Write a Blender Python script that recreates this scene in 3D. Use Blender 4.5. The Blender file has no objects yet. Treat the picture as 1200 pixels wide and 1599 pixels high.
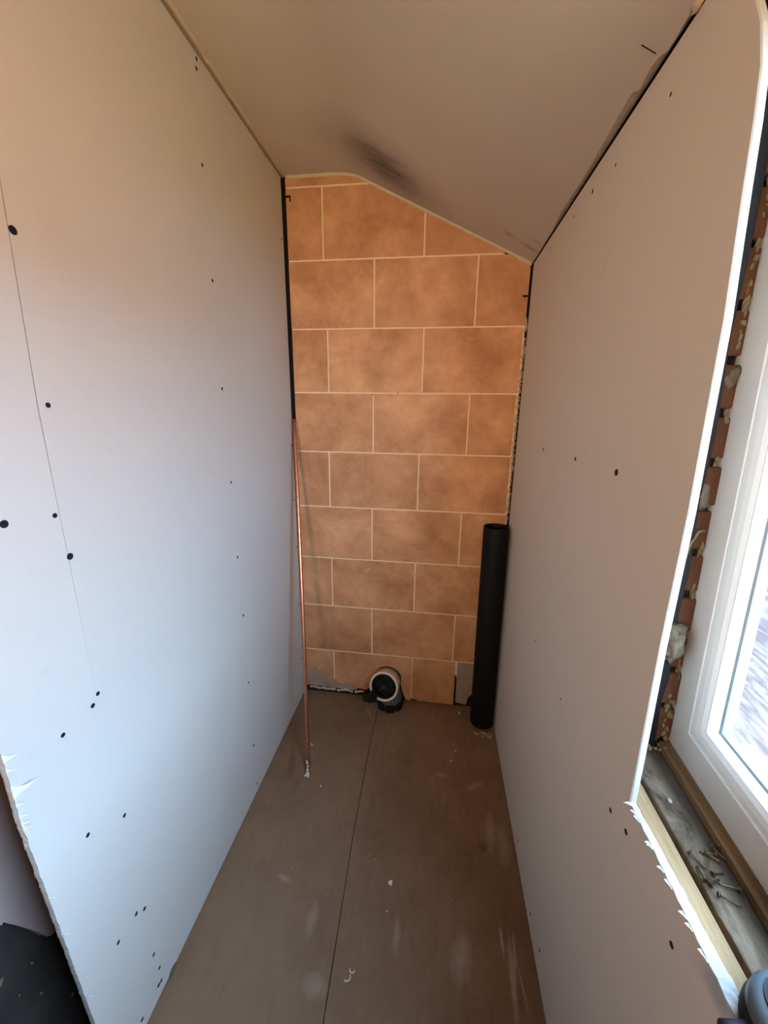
import bpy, bmesh, math, random
from mathutils import Vector, Matrix, noise
random.seed(7)
S = bpy.context.scene
COL = S.collection
PI = math.pi
R = math.radians

# ------------------------------------------------------------------ camera
cam = bpy.data.cameras.new('camera'); co = bpy.data.objects.new('camera', cam); COL.objects.link(co)
S.camera = co
cam.sensor_fit = 'HORIZONTAL'; cam.sensor_width = 36.0; cam.lens = 36.0 * 612.9 / 1200
cam.clip_start = 0.02; cam.clip_end = 100
YAW, PITCH, ROLL = .1297, -.2558, -.0118
M3 = Matrix.Rotation(YAW, 3, 'Z') @ Matrix.Rotation(PITCH, 3, 'X') @ Matrix.Rotation(ROLL, 3, 'Y')
right, fwd, up = M3.col[0], M3.col[1], M3.col[2]
mw = Matrix((right, up, -fwd)).transposed().to_4x4(); mw.translation = (0, -1.7072, 1.4497)
co.matrix_world = mw

# ------------------------------------------------------------------ sky, lights, exposure
W = bpy.data.worlds.new('world'); S.world = W; W.use_nodes = True
bg = W.node_tree.nodes['Background']; bg.inputs[0].default_value = (.475, .675, .95, 1); bg.inputs[1].default_value = 10.5
S.view_settings.view_transform = 'Standard'; S.view_settings.look = 'None'
S.view_settings.gamma = 1; S.view_settings.use_curve_mapping = False
S.view_settings.exposure = 1.36

def area(name, loc, target, sx, sy, power, col, portal=False):
    l = bpy.data.lights.new(name, 'AREA'); l.shape = 'RECTANGLE'; l.size = sx; l.size_y = sy
    l.energy = power; l.color = col
    o = bpy.data.objects.new(name, l); COL.objects.link(o); o.location = loc
    o.rotation_euler = (Vector(target) - Vector(loc)).to_track_quat('-Z', 'Y').to_euler()
    if portal: l.cycles.is_portal = True
    return o
area('window_portal', (.56, -1.515, 1.36), (-1, -1.515, 1.36), .96, .96, 1, (1, 1, 1), True)
sun = bpy.data.lights.new('sun', 'SUN'); sun.energy = 18; sun.color = (1.0, .80, .50); sun.angle = R(1)
so = bpy.data.objects.new('sun', sun); COL.objects.link(so); so.rotation_euler = Vector((.55, -.20, -.80)).to_track_quat('-Z', 'Y').to_euler()
fill_ = area('warm_fill', (-.42, -2.95, 1.55), (.08, 0, 1.74), .3, .3, 3.2, (1.0, .655, .37))  # unseen warm fill light added behind the viewer to brighten the alcove
fill_.data.spread = R(86)

# ------------------------------------------------------------------ materials
def lin(c): return tuple(((x/255)/12.92 if x/255 <= .04045 else ((x/255+.055)/1.055)**2.4) for x in c)
class NT:
    def __init__(s, name):
        s.m = bpy.data.materials.new(name); s.m.use_nodes = True; s.t = s.m.node_tree
        s.b = s.t.nodes['Principled BSDF']; s.out = s.t.nodes['Material Output']
        s.tc = s.t.nodes.new('ShaderNodeTexCoord').outputs['Object']
    def n(s, typ, **k):
        x = s.t.nodes.new('ShaderNode' + typ)
        for a, v in k.items(): setattr(x, a, v)
        return x
    def put(s, sock, v):
        if isinstance(v, bpy.types.NodeSocket): s.t.links.new(v, sock)
        else: sock.default_value = v
    def math(s, op, a, b=0.0, clamp=False):
        x = s.n('Math', operation=op, use_clamp=clamp); s.put(x.inputs[0], a); s.put(x.inputs[1], b); return x.outputs[0]
    def mapping(s, scale=(1,1,1), rot=(0,0,0), loc=(0,0,0), vec=None, typ='POINT'):
        x = s.n('Mapping', vector_type=typ); s.put(x.inputs[0], vec or s.tc)
        x.inputs['Location'].default_value = loc; x.inputs['Rotation'].default_value = rot; x.inputs['Scale'].default_value = scale
        return x.outputs[0]
    def noise(s, scale, detail=4, rough=.55, vec=None, dist=0):
        x = s.n('TexNoise'); s.put(x.inputs['Vector'], vec or s.tc)
        x.inputs['Scale'].default_value = scale; x.inputs['Detail'].default_value = detail
        x.inputs['Roughness'].default_value = rough; x.inputs['Distortion'].default_value = dist
        return x.outputs['Fac']
    def ramp(s, v, a, b):
        x = s.n('MapRange', clamp=True); s.put(x.inputs[0], v); x.inputs[1].default_value = a; x.inputs[2].default_value = b
        return x.outputs[0]
    def mix(s, f, a, b, blend='MIX'):
        x = s.n('Mix', data_type='RGBA', blend_type=blend); s.put(x.inputs[0], f)
        s.put(x.inputs[6], a if isinstance(a, bpy.types.NodeSocket) else (*a, 1)); s.put(x.inputs[7], b if isinstance(b, bpy.types.NodeSocket) else (*b, 1))
        return x.outputs[2]
    def ell(s, c, r, ang=0, axis='Z', soft=1.0, rag=.5, nscale=14):
        """ragged elliptical stain mask at c (object space), half sizes r"""
        v = s.n('VectorMath', operation='SUBTRACT'); s.put(v.inputs[0], s.tc); v.inputs[1].default_value = c
        rot = s.n('VectorRotate', rotation_type=axis + '_AXIS'); s.put(rot.inputs['Vector'], v.outputs[0]); rot.inputs['Angle'].default_value = ang
        q = s.n('VectorMath', operation='DIVIDE'); s.put(q.inputs[0], rot.outputs[0]); q.inputs[1].default_value = r
        l = s.n('VectorMath', operation='LENGTH'); s.put(l.inputs[0], q.outputs[0])
        d = s.math('ADD', l.outputs['Value'], s.math('MULTIPLY', s.math('SUBTRACT', s.noise(nscale, 5, .7, q.outputs[0] if nscale < 0 else None), .5), rag))
        return s.math('SUBTRACT', 1.0, s.ramp(d, 1 - soft, 1.0))
    def bump(s, h, strength=.3, dist=.002):
        x = s.n('Bump'); x.inputs['Strength'].default_value = strength; x.inputs['Distance'].default_value = dist
        s.put(x.inputs['Height'], h); s.put(s.b.inputs['Normal'], x.outputs[0])
    def fin(s, col, rough=.8, metal=0, spec=.3):
        s.put(s.b.inputs['Base Color'], col if isinstance(col, bpy.types.NodeSocket) else (*col, 1))
        s.put(s.b.inputs['Roughness'], rough); s.b.inputs['Metallic'].default_value = metal
        s.b.inputs['Specular IOR Level'].default_value = spec
        return s.m
def plain(name, c, rough=.7, metal=0, var=.25, sc=30, bump=0, spec=.3):
    k = NT(name); n = k.noise(sc, 5, .6)
    m = k.mix(n, tuple(x*(1-var) for x in c), tuple(min(1, x*(1+var)) for x in c))
    if bump: k.bump(n, .5, bump)
    return k.fin(m, rough, metal, spec)

def mat_board():
    k = NT('plasterboard_paper')
    big = k.noise(1.6, 4, .6); sm = k.ramp(k.noise(9, 6, .7), .62, .8)
    fibre = k.noise(220, 2, .5, k.mapping((1, 1, .35)))
    c = k.mix(big, (.60, .555, .495), (.655, .605, .545))
    c = k.mix(k.math('MULTIPLY', sm, .22), c, (.42, .37, .33))
    c = k.mix(k.math('MULTIPLY', fibre, .10), c, (.45, .41, .37))
    k.bump(fibre, .12, .0004)
    return k.fin(c, .72, 0, .25)
def mat_tile():
    k = NT('terracotta_tile')
    oi = k.n('ObjectInfo').outputs['Random']
    off = k.n('VectorMath', operation='ADD'); k.put(off.inputs[0], k.tc)
    cx = k.n('CombineXYZ'); k.put(cx.inputs[0], k.math('MULTIPLY', oi, 17.0)); k.put(cx.inputs[2], k.math('MULTIPLY', oi, 41.0)); k.put(off.inputs[1], cx.outputs[0])
    v = off.outputs[0]
    n1 = k.noise(4.5, 6, .66, v, .15); n2 = k.noise(20, 6, .7, v, .2)
    st = k.ramp(k.noise(9, 7, .72, k.mapping((1.2, 1, 3.6), (0, R(38), 0), vec=v), .5), .60, .74)
    c = k.mix(k.ramp(n1, .36, .64), (.40, .182, .080), (.68, .365, .19))
    c = k.mix(k.math('MULTIPLY', k.ramp(n2, .45, .75), .35), c, (.60, .34, .18))
    c = k.mix(k.math('MULTIPLY', st, .45), c, (.74, .52, .37))
    c = k.mix(k.math('MULTIPLY', k.math('SUBTRACT', oi, .5), .5, True), c, (.30, .12, .05))
    k.bump(n2, .25, .0015)
    return k.fin(c, k.math('ADD', .42, k.math('MULTIPLY', n2, .2)), 0, .35)
def mat_ceiling():
    k = NT('ceiling_plaster')
    n = k.noise(3, 5, .6); f = k.noise(60, 4, .6)
    c = k.mix(n, (.48, .43, .365), (.57, .51, .43))
    # soot scuff: an elongated streaky mark plus a wide faint smudge around it
    A = math.atan2(.150, .229)
    soft = k.ell((-.215, -.14, 2.24), (.30, .19, .35), -A, 'Z', 1.0, .25, 8)
    core = k.ell((-.215, -.160, 2.235), (.175, .105, .25), -A, 'Z', .9, .8, 12)
    streak = k.ramp(k.noise(26, 5, .75, k.mapping((.16, 1.6, .3), (0, 0, -A))), .28, .62)
    c = k.mix(k.math('MULTIPLY', soft, .62), c, (.15, .12, .10))
    c = k.mix(k.math('MULTIPLY', k.math('MULTIPLY', core, streak), .93), c, (.050, .040, .036))
    for (x, y, rx, ry) in ((.29, -.10, .045, .02), (.215, -.12, .03, .018), (.305, -.16, .03, .01)):
        c = k.mix(k.math('MULTIPLY', k.ell((x, y, 2.0), (rx, ry, .2), -.3, 'Z', .9, 1.0, 40), .45), c, (.12, .085, .06))
    k.bump(f, .12, .001)
    return k.fin(c, .75, 0, .25)
def mat_floor():
    k = NT('hardboard_floor')
    n = k.noise(2.2, 6, .65); f = k.noise(26, 6, .7); g = k.noise(14, 4, .6, k.mapping((4, .5, 1)))
    c = k.mix(k.ramp(n, .3, .7), (.165, .088, .045), (.27, .165, .092))
    c = k.mix(k.math('MULTIPLY', k.ramp(f, .5, .8), .35), c, (.27, .20, .14))
    c = k.mix(k.math('MULTIPLY', k.ramp(g, .5, .8), .25), c, (.075, .042, .026))
    # dusty grey film to the left, pale scrapes near the right-hand wall
    c = k.mix(k.math('MULTIPLY', k.ell((-.40, -1.0, 0), (.42, .8, 1), 0, 'Z', 1, .5, 5), .42), c, (.25, .178, .122))
    for (x, y, rx, ry, a, o) in ((.262, -.98, .010, .11, .05, .7), (.245, -.90, .006, .05, 0, .7), (.275, -.93, .006, .07, .1, .6), (.285, -.99, .004, .06, -.1, .5),
                                 (.13, -.95, .035, .07, .2, .5), (.21, -.43, .05, .02, -.6, .35), (.25, -.60, .02, .09, .1, .35), (.29, -.64, .03, .08, 0, .3), (.08, -.40, .03, .012, .2, .35),
                                 (-.30, -.93, .02, .05, 0, .3), (-.05, -.93, .012, .05, 0, .3), (.22, -.66, .018, .018, 0, -.5), (-.42, -.84, .03, .012, .3, .4), (-.25, -1.06, .04, .03, 0, .3), (-.27, -.11, .005, .05, -.5, .5),
                                 (-.55, -.42, .02, .10, -.3, -.45), (-.18, -.55, .008, .06, -.3, -.3)):
        c = k.mix(k.math('MULTIPLY', k.ell((x, y, 0), (rx, ry, 1), a, 'Z', .8, 1.1, 60), abs(o)), c, (.46, .37, .28) if o > 0 else (.05, .03, .02))
    k.bump(f, .2, .001)
    return k.fin(c, k.math('ADD', .50, k.math('MULTIPLY', f, .3)), 0, .3)
def mat_sill():
    k = NT('dusty_sill_plaster')
    n = k.noise(11, 6, .7, k.mapping((1.5, .8, 1)), 1.0); f = k.noise(70, 5, .7)
    c = k.mix(k.ramp(n, .35, .65), (.055, .036, .021), (.27, .205, .135))
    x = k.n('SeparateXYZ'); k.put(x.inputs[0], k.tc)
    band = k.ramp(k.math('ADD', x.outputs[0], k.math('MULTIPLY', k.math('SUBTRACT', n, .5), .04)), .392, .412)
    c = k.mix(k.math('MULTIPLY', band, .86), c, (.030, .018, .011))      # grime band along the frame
    k.bump(f, .4, .002)
    return k.fin(c, .8, 0, .2)
def mat_wood(name, a, b, axis=(14, .7, 14)):
    k = NT(name); g = k.noise(9, 6, .65, k.mapping(axis), .8); f = k.noise(60, 3)
    c = k.mix(k.ramp(g, .3, .7), a, b); c = k.mix(k.math('MULTIPLY', k.ramp(f, .6, .75), .35), c, tuple(x*.35 for x in a))
    k.bump(g, .3, .001); return k.fin(c, .75, 0, .25)
def mat_glass():
    k = NT('obscured_window_glass')
    t = k.t; k.t.nodes.remove(k.b)
    # fine reeded streaks running diagonally in the glass thickness
    v = k.mapping((1, 1.3, 20))
    st = k.noise(15, 3, .6, v, .2)
    big = k.ramp(k.noise(4.2, 4, .6, None, .6), .40, .62)
    tr = k.n('BsdfTransparent'); tl = k.n('BsdfTranslucent'); gl = k.n('BsdfGlossy'); gl.inputs['Roughness'].default_value = .12
    tr.inputs['Color'].default_value = (.93, .98, 1, 1)
    k.put(tl.inputs['Color'], k.mix(big, (.98, .99, 1.0), (.78, .68, .68)))
    bp = k.n('Bump'); bp.inputs['Strength'].default_value = .6; bp.inputs['Distance'].default_value = .002; k.put(bp.inputs['Height'], st)
    k.put(gl.inputs['Normal'], bp.outputs[0])
    m1 = k.n('MixShader'); k.put(m1.inputs[0], k.math('ADD', .004, k.math('MULTIPLY', k.math('MULTIPLY', k.ramp(st, .48, .60), k.math('ADD', .25, big)), .13)))
    k.put(m1.inputs[1], tr.outputs[0]); k.put(m1.inputs[2], tl.outputs[0])
    m2 = k.n('MixShader'); m2.inputs[0].default_value = .06; k.put(m2.inputs[1], m1.outputs[0]); k.put(m2.inputs[2], gl.outputs[0])
    k.put(k.out.inputs['Surface'], m2.outputs[0]); return k.m

BOARD = mat_board(); TILE = mat_tile(); CEIL = mat_ceiling(); FLOOR = mat_floor(); SILL = mat_sill(); GLASS = mat_glass()
GROUT = plain('pale_cream_grout', (.80, .62, .42), .85, var=.15)
GYPSUM = plain('white_gypsum_core', (.50, .49, .465), .85, var=.10, sc=120, bump=.001)
CORE = plain('torn_board_core', (.36, .29, .21), .9, var=.35, sc=60, bump=.003)
PAPER = plain('torn_paper', (.74, .69, .58), .8, var=.08)
CREAM = plain('cream_plaster_bead', (.54, .43, .30), .85, var=.2, sc=40, bump=.002)
CEMENT = plain('grey_cement', (.35, .27, .205), .9, var=.35, sc=25, bump=.004)
MORTAR = plain('crumbly_mortar', (.42, .33, .24), .95, var=.5, sc=90, bump=.004)
DARK = plain('dark_void', (.012, .010, .009), .95, var=.3)
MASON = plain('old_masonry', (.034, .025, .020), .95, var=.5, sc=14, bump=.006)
CAVSHADE = plain('cavity_shade_black', (.005, .004, .004), .7, var=.5, sc=20)  # near-black colour for the shade deep in the reveal cavity
OLDPL = plain('old_pink_plaster', (.34, .245, .21), .85, var=.22, sc=8, bump=.002)
BRICK = plain('red_brown_brick', (.085, .036, .017), .95, var=.5, sc=30, bump=.005)
FOAM = plain('yellowed_foam', (.15, .125, .065), .9, var=.4, sc=60, bump=.004)
LUMP = plain('mortar_lump', (.115, .09, .062), .95, var=.4, sc=60, bump=.006)
UPVC = plain('white_plastic_frame', (.60, .57, .52), .33, var=.04, sc=4, spec=.5)
UPVCW = plain('dusty_plastic_frame', (.46, .42, .37), .45, var=.12, sc=9, spec=.4)
BEADM = plain('bright_plastic_bead', (.86, .87, .86), .25, var=.03, spec=.5)
GASK = plain('grey_gasket', (.20, .25, .27), .5, var=.1)
BATT = mat_wood('pale_batten_timber', (.25, .155, .07), (.39, .265, .14))
STRIP = mat_wood('brown_timber_strip', (.10, .055, .022), (.18, .105, .048))
SCREWB = plain('black_screw', (.006, .006, .009), .8, 0, var=.2)
ZINC = plain('brassy_zinc', (.11, .070, .032), .42, .8, var=.3, sc=200)
BLKPL = plain('black_plastic_pipe', (.0045, .0045, .005), .6, var=.2, sc=12, spec=.2)
COPPER = NT('copper'); _c = COPPER.noise(6, 5, .7, COPPER.mapping((1, 1, 5)), .5)
COPPER = COPPER.fin(COPPER.mix(COPPER.ramp(_c, .35, .7), (.66, .26, .14), (.80, .38, .23)), .30, .95, .5)
WHPL = plain('ivory_plastic_collar', (.74, .66, .54), .38, var=.06, spec=.4)
GREYPL = plain('dull_grey_plastic', (.10, .105, .10), .5, var=.2)
RUBBER = plain('black_rubber', (.006, .006, .007), .6, var=.2)
TOOLG = plain('grey_blue_tool_plastic', (.085, .115, .13), .38, var=.10, sc=20, spec=.5)
TOOLP = plain('dark_purple_grip', (.014, .010, .018), .6, var=.3, sc=50)
CHIP = plain('white_plaster_chip', (.72, .64, .54), .9, var=.15, sc=120)
PLAINW = plain('room_wall_paint', (.34, .22, .13), .85, var=.05)
GRASS = plain('sandy_paving_ground', (.37, .235, .095), .95, var=.4, sc=2)
HOUSE = plain('opposite_brickwork', (.36, .21, .15), .95, var=.25, sc=3)
ROOF = plain('opposite_roof', (.10, .09, .09), .9, var=.3, sc=3)

# ------------------------------------------------------------------ builders
def obj(name, bm, mat, parent=None, smooth=False, bevel=0, loc=None):
    me = bpy.data.meshes.new(name); bmesh.ops.recalc_face_normals(bm, faces=bm.faces); bm.to_mesh(me); bm.free()
    me.materials.append(mat)
    if smooth:
        for p in me.polygons: p.use_smooth = True
    o = bpy.data.objects.new(name, me); COL.objects.link(o)
    if loc: o.location = loc
    if parent: o.parent = parent
    if bevel:
        b = o.modifiers.new('bevel', 'BEVEL'); b.width = bevel; b.segments = 2; b.limit_method = 'ANGLE'
    return o
def empty(name, loc=(0, 0, 0)):
    o = bpy.data.objects.new(name, None); COL.objects.link(o); o.location = loc; o.empty_display_size = .05; return o
def tag(o, label=None, cat=None, group=None, kind=None):
    for a, v in (('label', label), ('category', cat), ('group', group), ('kind', kind)):
        if v: o[a] = v
    return o
def box(bm, a, b):
    vs = [bm.verts.new((x, y, z)) for x in (a[0], b[0]) for y in (a[1], b[1]) for z in (a[2], b[2])]
    for f in ((0, 1, 3, 2), (4, 6, 7, 5), (0, 4, 5, 1), (2, 3, 7, 6), (0, 2, 6, 4), (1, 5, 7, 3)): bm.faces.new([vs[i] for i in f])
    return bm
def boxes(*ab):
    bm = bmesh.new()
    for a, b in ab: box(bm, a, b)
    return bm
def prism(poly, fn, d0, d1, bm=None):
    """extrude 2-D polygon; fn(u, v, d) -> xyz"""
    bm = bm or bmesh.new()
    A = [bm.verts.new(fn(u, v, d0)) for u, v in poly]; B = [bm.verts.new(fn(u, v, d1)) for u, v in poly]
    bm.faces.new(A); bm.faces.new(B[::-1])
    for i in range(len(poly)):
        j = (i+1) % len(poly); bm.faces.new((A[i], B[i], B[j], A[j]))
    return bm
XZ = lambda u, v, d: (u, d, v)
YZ = lambda u, v, d: (d, u, v)
XY = lambda u, v, d: (u, v, d)
def tube(bm, pts, r, seg=16, caps=True):
    rings = []
    for i, p in enumerate(pts):
        p = Vector(p); a = Vector(pts[max(0, i-1)]); b = Vector(pts[min(len(pts)-1, i+1)]); d = (b-a).normalized()
        q = d.to_track_quat('Z', 'Y'); rr = r[i] if isinstance(r, (list, tuple)) else r
        rings.append([bm.verts.new(p + q @ Vector((rr*math.cos(2*PI*k/seg), rr*math.sin(2*PI*k/seg), 0))) for k in range(seg)])
    for A, B in zip(rings, rings[1:]):
        for k in range(seg): bm.faces.new((A[k], A[(k+1) % seg], B[(k+1) % seg], B[k]))
    if caps: bm.faces.new(rings[0][::-1]); bm.faces.new(rings[-1])
    return bm
def lathe(bm, prof, M=Matrix(), seg=48, closed=False):
    """prof: (radius, z) along axis z, placed by matrix M"""
    rings = []
    for r, z in prof:
        rings.append([bm.verts.new(M @ Vector((max(r, 1e-4)*math.cos(2*PI*k/seg), max(r, 1e-4)*math.sin(2*PI*k/seg), z))) for k in range(seg)])
    ps = list(zip(rings, rings[1:])) + ([(rings[-1], rings[0])] if closed else [])
    for A, B in ps:
        for k in range(seg): bm.faces.new((A[k], A[(k+1) % seg], B[(k+1) % seg], B[k]))
    if not closed: bm.faces.new(rings[0][::-1]); bm.faces.new(rings[-1])
    return bm
def lump(c, r, seed=0, rough=.35, sub=2, bm=None, freq=1.6):
    bm = bm or bmesh.new(); t = bmesh.new()
    bmesh.ops.create_icosphere(t, subdivisions=sub, radius=1)
    t.verts.index_update(); vm = {}
    for v in t.verts:
        d = v.co.normalized(); s = 1 + rough * noise.noise(d*freq + Vector((seed*3.1, seed*1.7, seed*.9))) * 1.6
        vm[v.index] = bm.verts.new((c[0]+d.x*s*r[0], c[1]+d.y*s*r[1], c[2]+d.z*s*r[2]))
    for f in t.faces: bm.faces.new([vm[v.index] for v in f.verts])
    t.free(); return bm
def clip(poly, n, c):
    """keep n.p <= c (convex clip)"""
    out = []
    for i in range(len(poly)):
        a, b = poly[i], poly[(i+1) % len(poly)]
        da, db = n[0]*a[0]+n[1]*a[1]-c, n[0]*b[0]+n[1]*b[1]-c
        if da <= 0: out.append(a)
        if da*db < 0:
            t = da/(da-db); out.append((a[0]+t*(b[0]-a[0]), a[1]+t*(b[1]-a[1])))
    return out

def tilt(bm):      # the old outer wall is slightly out of plumb and out of parallel
    for v in bm.verts: v.co.x += .05*(v.co.y+1.035) - .035*(v.co.z-.865)
    return bm
XL, XR = -.6336, .3282
PROF = [(-.80, 2.309), (-.62, 2.308), (-.44, 2.308), (-.40, 2.3065), (-.36, 2.301), (-.33, 2.2915), (-.305, 2.2800)]
SL = -.4693
def zc(x):
    if x >= -.305: return 2.280 + SL*(x+.305)
    for (a, za), (b, zb) in zip(PROF, PROF[1:]):
        if a <= x <= b: return za + (zb-za)*(x-a)/(b-a)
    return 2.309
YN = -3.6          # rear of the room behind the camera

# ------------------------------------------------------------------ setting: outdoors
o = obj('ground_outside', boxes(((1.0, -30, -3.2), (40, 30, -3.0))), GRASS); tag(o, 'sandy paved ground outside the window', 'ground', kind='structure')
h = empty('house', (9, 0, -3)); tag(h, 'brick house far outside the window', 'house', kind='structure')
o = obj('wall', boxes(((9, -9, -3), (12, 3, 2.0))), HOUSE, h); o.location = (-9, 0, 3)
o = obj('roof', prism([(8.7, 1.9), (12.3, 1.9), (10.5, 3.4)], lambda u, v, d: (u, d, v), -9.2, 3.2), ROOF, h); o.location = (-9, 0, 3)
h2 = empty('dark_backdrop', (1.5, 1.0, -3)); tag(h2, 'dark wall added outside to dim the view through the window glass', 'backdrop', kind='structure')  # added dark backdrop that keeps the glass from going plain white
obj('wall', boxes(((-.6, 0, 0), (5.5, 3, 6.2))), plain('dark_render', (.060, .042, .040), .95, var=.5, sc=1.2), h2)
obj('coping', boxes(((-.7, -.08, 6.2), (5.6, 3.1, 6.3))), ROOF, h2)
# ------------------------------------------------------------------ floor
fl = empty('floor'); tag(fl, 'bare brown hardboard floor, dusty, with one long joint', 'floor', kind='structure')
JX = [(-.233, .02), (-.236, -.3), (-.229, -.7), (-.2115, -1.12), (-.19, -2.0), (-.17, YN)]
left_poly = [(-1.9, .02)] + [(x-.0012, y) for x, y in JX] + [(-1.9, YN)]
right_poly = [(x+.0012, y) for x, y in JX] + [(.41, YN), (.41, .02)]
obj('floor_board', prism(left_poly, XY, -.018, 0), FLOOR, fl)
obj('floor_board', prism(right_poly, XY, -.018, 0), FLOOR, fl)
obj('subfloor', boxes(((-1.95, YN-.1, -.10), (.62, .2, -.019))), DARK, fl)

# ------------------------------------------------------------------ ceiling
ce = empty('ceiling'); tag(ce, 'dull cream ceiling, flat at the left then sloping down to the right', 'ceiling', kind='structure')
def edge_x(y):   # ragged torn edge of the ceiling board, by depth
    pts = [(.05, .3262), (-.30, .3225), (-.38, .3155), (-.52, .3185), (-.64, .3165), (-.74, .3135), (-.809, .3125), (-.817, .3195), (-.865, .3165), (-.885, .3185), (-.899, .3245), (-.96, .3225), (-1.0, .3235), (-2.0, .324), (YN, .324)]
    for (a, xa), (b, xb) in zip(pts, pts[1:]):
        if b <= y <= a:
            t = (y-a)/(b-a); return xa+(xb-xa)*t
    return .324
ys = [0.012 - i*.006 for i in range(180)] + [-1.1, -1.4, -2.0, -2.8, YN]
bm = bmesh.new(); rows = []
xs = [-.80, -.66, -.645, -.44, -.42, -.40, -.38, -.36, -.345, -.33, -.318, -.305, -.2, 0, .2, .29]
for y in ys:
    ex = edge_x(y) + (.0012*noise.noise(Vector((0, y*90, 2))) if y > -1.05 else 0)
    xx = xs + [ex]
    rows.append([bm.verts.new((x, y, zc(x))) for x in xx])
for A, B in zip(rows, rows[1:]):
    for i in range(len(A)-1): bm.faces.new((A[i], A[i+1], B[i+1], B[i]))
obj('ceiling_board', bm, CEIL, ce, smooth=True)
# broken core of the board above the torn edge, then roof mass above everything
bm = bmesh.new(); rows = []
for y in ys[:181]:
    n1 = .0022*noise.noise(Vector((3, y*60, 0)))
    rows.append([bm.verts.new((.308, y, zc(.308)+.0016)), bm.verts.new((.3185, y, zc(.3185)+.0012+n1*.4)), bm.verts.new((.3262+n1*.4, y, zc(.326)+.0004+n1*.4)), bm.verts.new((.3264+n1*.4, y, zc(.326)+.012))])
for A, B in zip(rows, rows[1:]):
    for i in range(3): bm.faces.new((A[i], A[i+1], B[i+1], B[i]))
tag(obj('torn_edge', bm, CORE, ce, smooth=True), 'grey broken gypsum edge')
bm = prism([(-2.0, 2.335), (-.44, 2.335), (-.30, 2.315), (.335, 2.018), (.405, 1.985), (.405, 2.6), (-2.0, 2.6)], XZ, .2, YN-.1)
obj('roof_mass', bm, DARK, ce)
obj('roof_mass', prism([(-2.0, 2.311), (-.79, 2.311), (-.79, 2.34), (-2.0, 2.34)], XZ, -1.2, YN), CEIL, ce)
# small gouge in the ceiling beside the window, and the plaster crumb wedged above the board
def oriented_bar(a, b, w, h):
    bm = bmesh.new(); a, b = Vector(a), Vector(b); q = (b-a).to_track_quat('X', 'Z'); L = (b-a).length
    t = bmesh.new(); box(t, (0, -w/2, -h/2), (L, w/2, h/2))
    t.verts.index_update()
    vm = [bm.verts.new(a + q @ v.co) for v in t.verts]
    for f in t.faces: bm.faces.new([vm[v.index] for v in f.verts])
    t.free(); return bm
obj('gouge', oriented_bar((.288, -.889, zc(.288)), (.312, -.887, zc(.312)), .0016, .001), DARK, ce)
obj('plaster_crumb', lump((.3225, -.972, zc(.3225)-.004), (.006, .011, .005), 5), CREAM, ce, smooth=True)

# cream bead in the corner of ceiling and left board
bm = bmesh.new(); rows = []
for i in range(230):
    y = 0 - i*.006
    a = .0025*noise.noise(Vector((1, y*22, 0))); b = .0012*noise.noise(Vector((2, y*90, 4)))
    nick = .008 if (-.545 < y < -.515 or -.415 < y < -.395) else 0
    x1 = -.6185 + a + b - nick*.6
    rows.append([bm.verts.new((-.6315+b, y, 2.3075)), bm.verts.new((-.6300+b, y, 2.3035)), bm.verts.new((x1-.004, y, 2.3048)), bm.verts.new((x1, y, 2.3085))])
for A, B in zip(rows, rows[1:]):
    for i in range(3): bm.faces.new((A[i], A[i+1], B[i+1], B[i]))
tag(obj('trim_1', bm, CREAM, smooth=True), 'cream plaster bead along the top of the left board', 'trim', kind='structure')

# ------------------------------------------------------------------ back wall with tiles
bw = empty('wall_back'); tag(bw, 'end wall of tan stone-effect tiles with cream grout', 'wall', kind='structure')
obj('backing', prism([(-.80, -.1), (.60, -.1), (.60, 1.9), (.335, 2.0), (-.30, 2.31), (-.80, 2.33)], XZ, .012, .20), DARK, bw)
Z0, HH = 2.0183, .2514
rowsT = []
zt = [2.306, Z0+HH-.002] + [Z0-n*HH for n in range(8)] + [.010]
colsX = {0: [-.477], 1: [-.4765, -.0795], 2: [-.272, .127], 3: [-.4665, -.070], 4: [-.274, .126], 5: [-.4725, -.073], 6: [-.2775, .1235], 7: [-.472, -.073], 8: [-.276, .1235], 9: [-.472, -.0715, .1435]}
J = .0030
lft = {0: -.620, 1: -.620, 2: -.6205, 3: -.6195, 4: -.619, 5: -.621, 6: -.623, 7: -.624, 8: -.624, 9: -.624}
rgt = {0: .3, 1: .318, 2: .3185, 3: .3140, 4: .3105, 5: .311, 6: .314, 7: .320, 8: .322, 9: .30}
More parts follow.
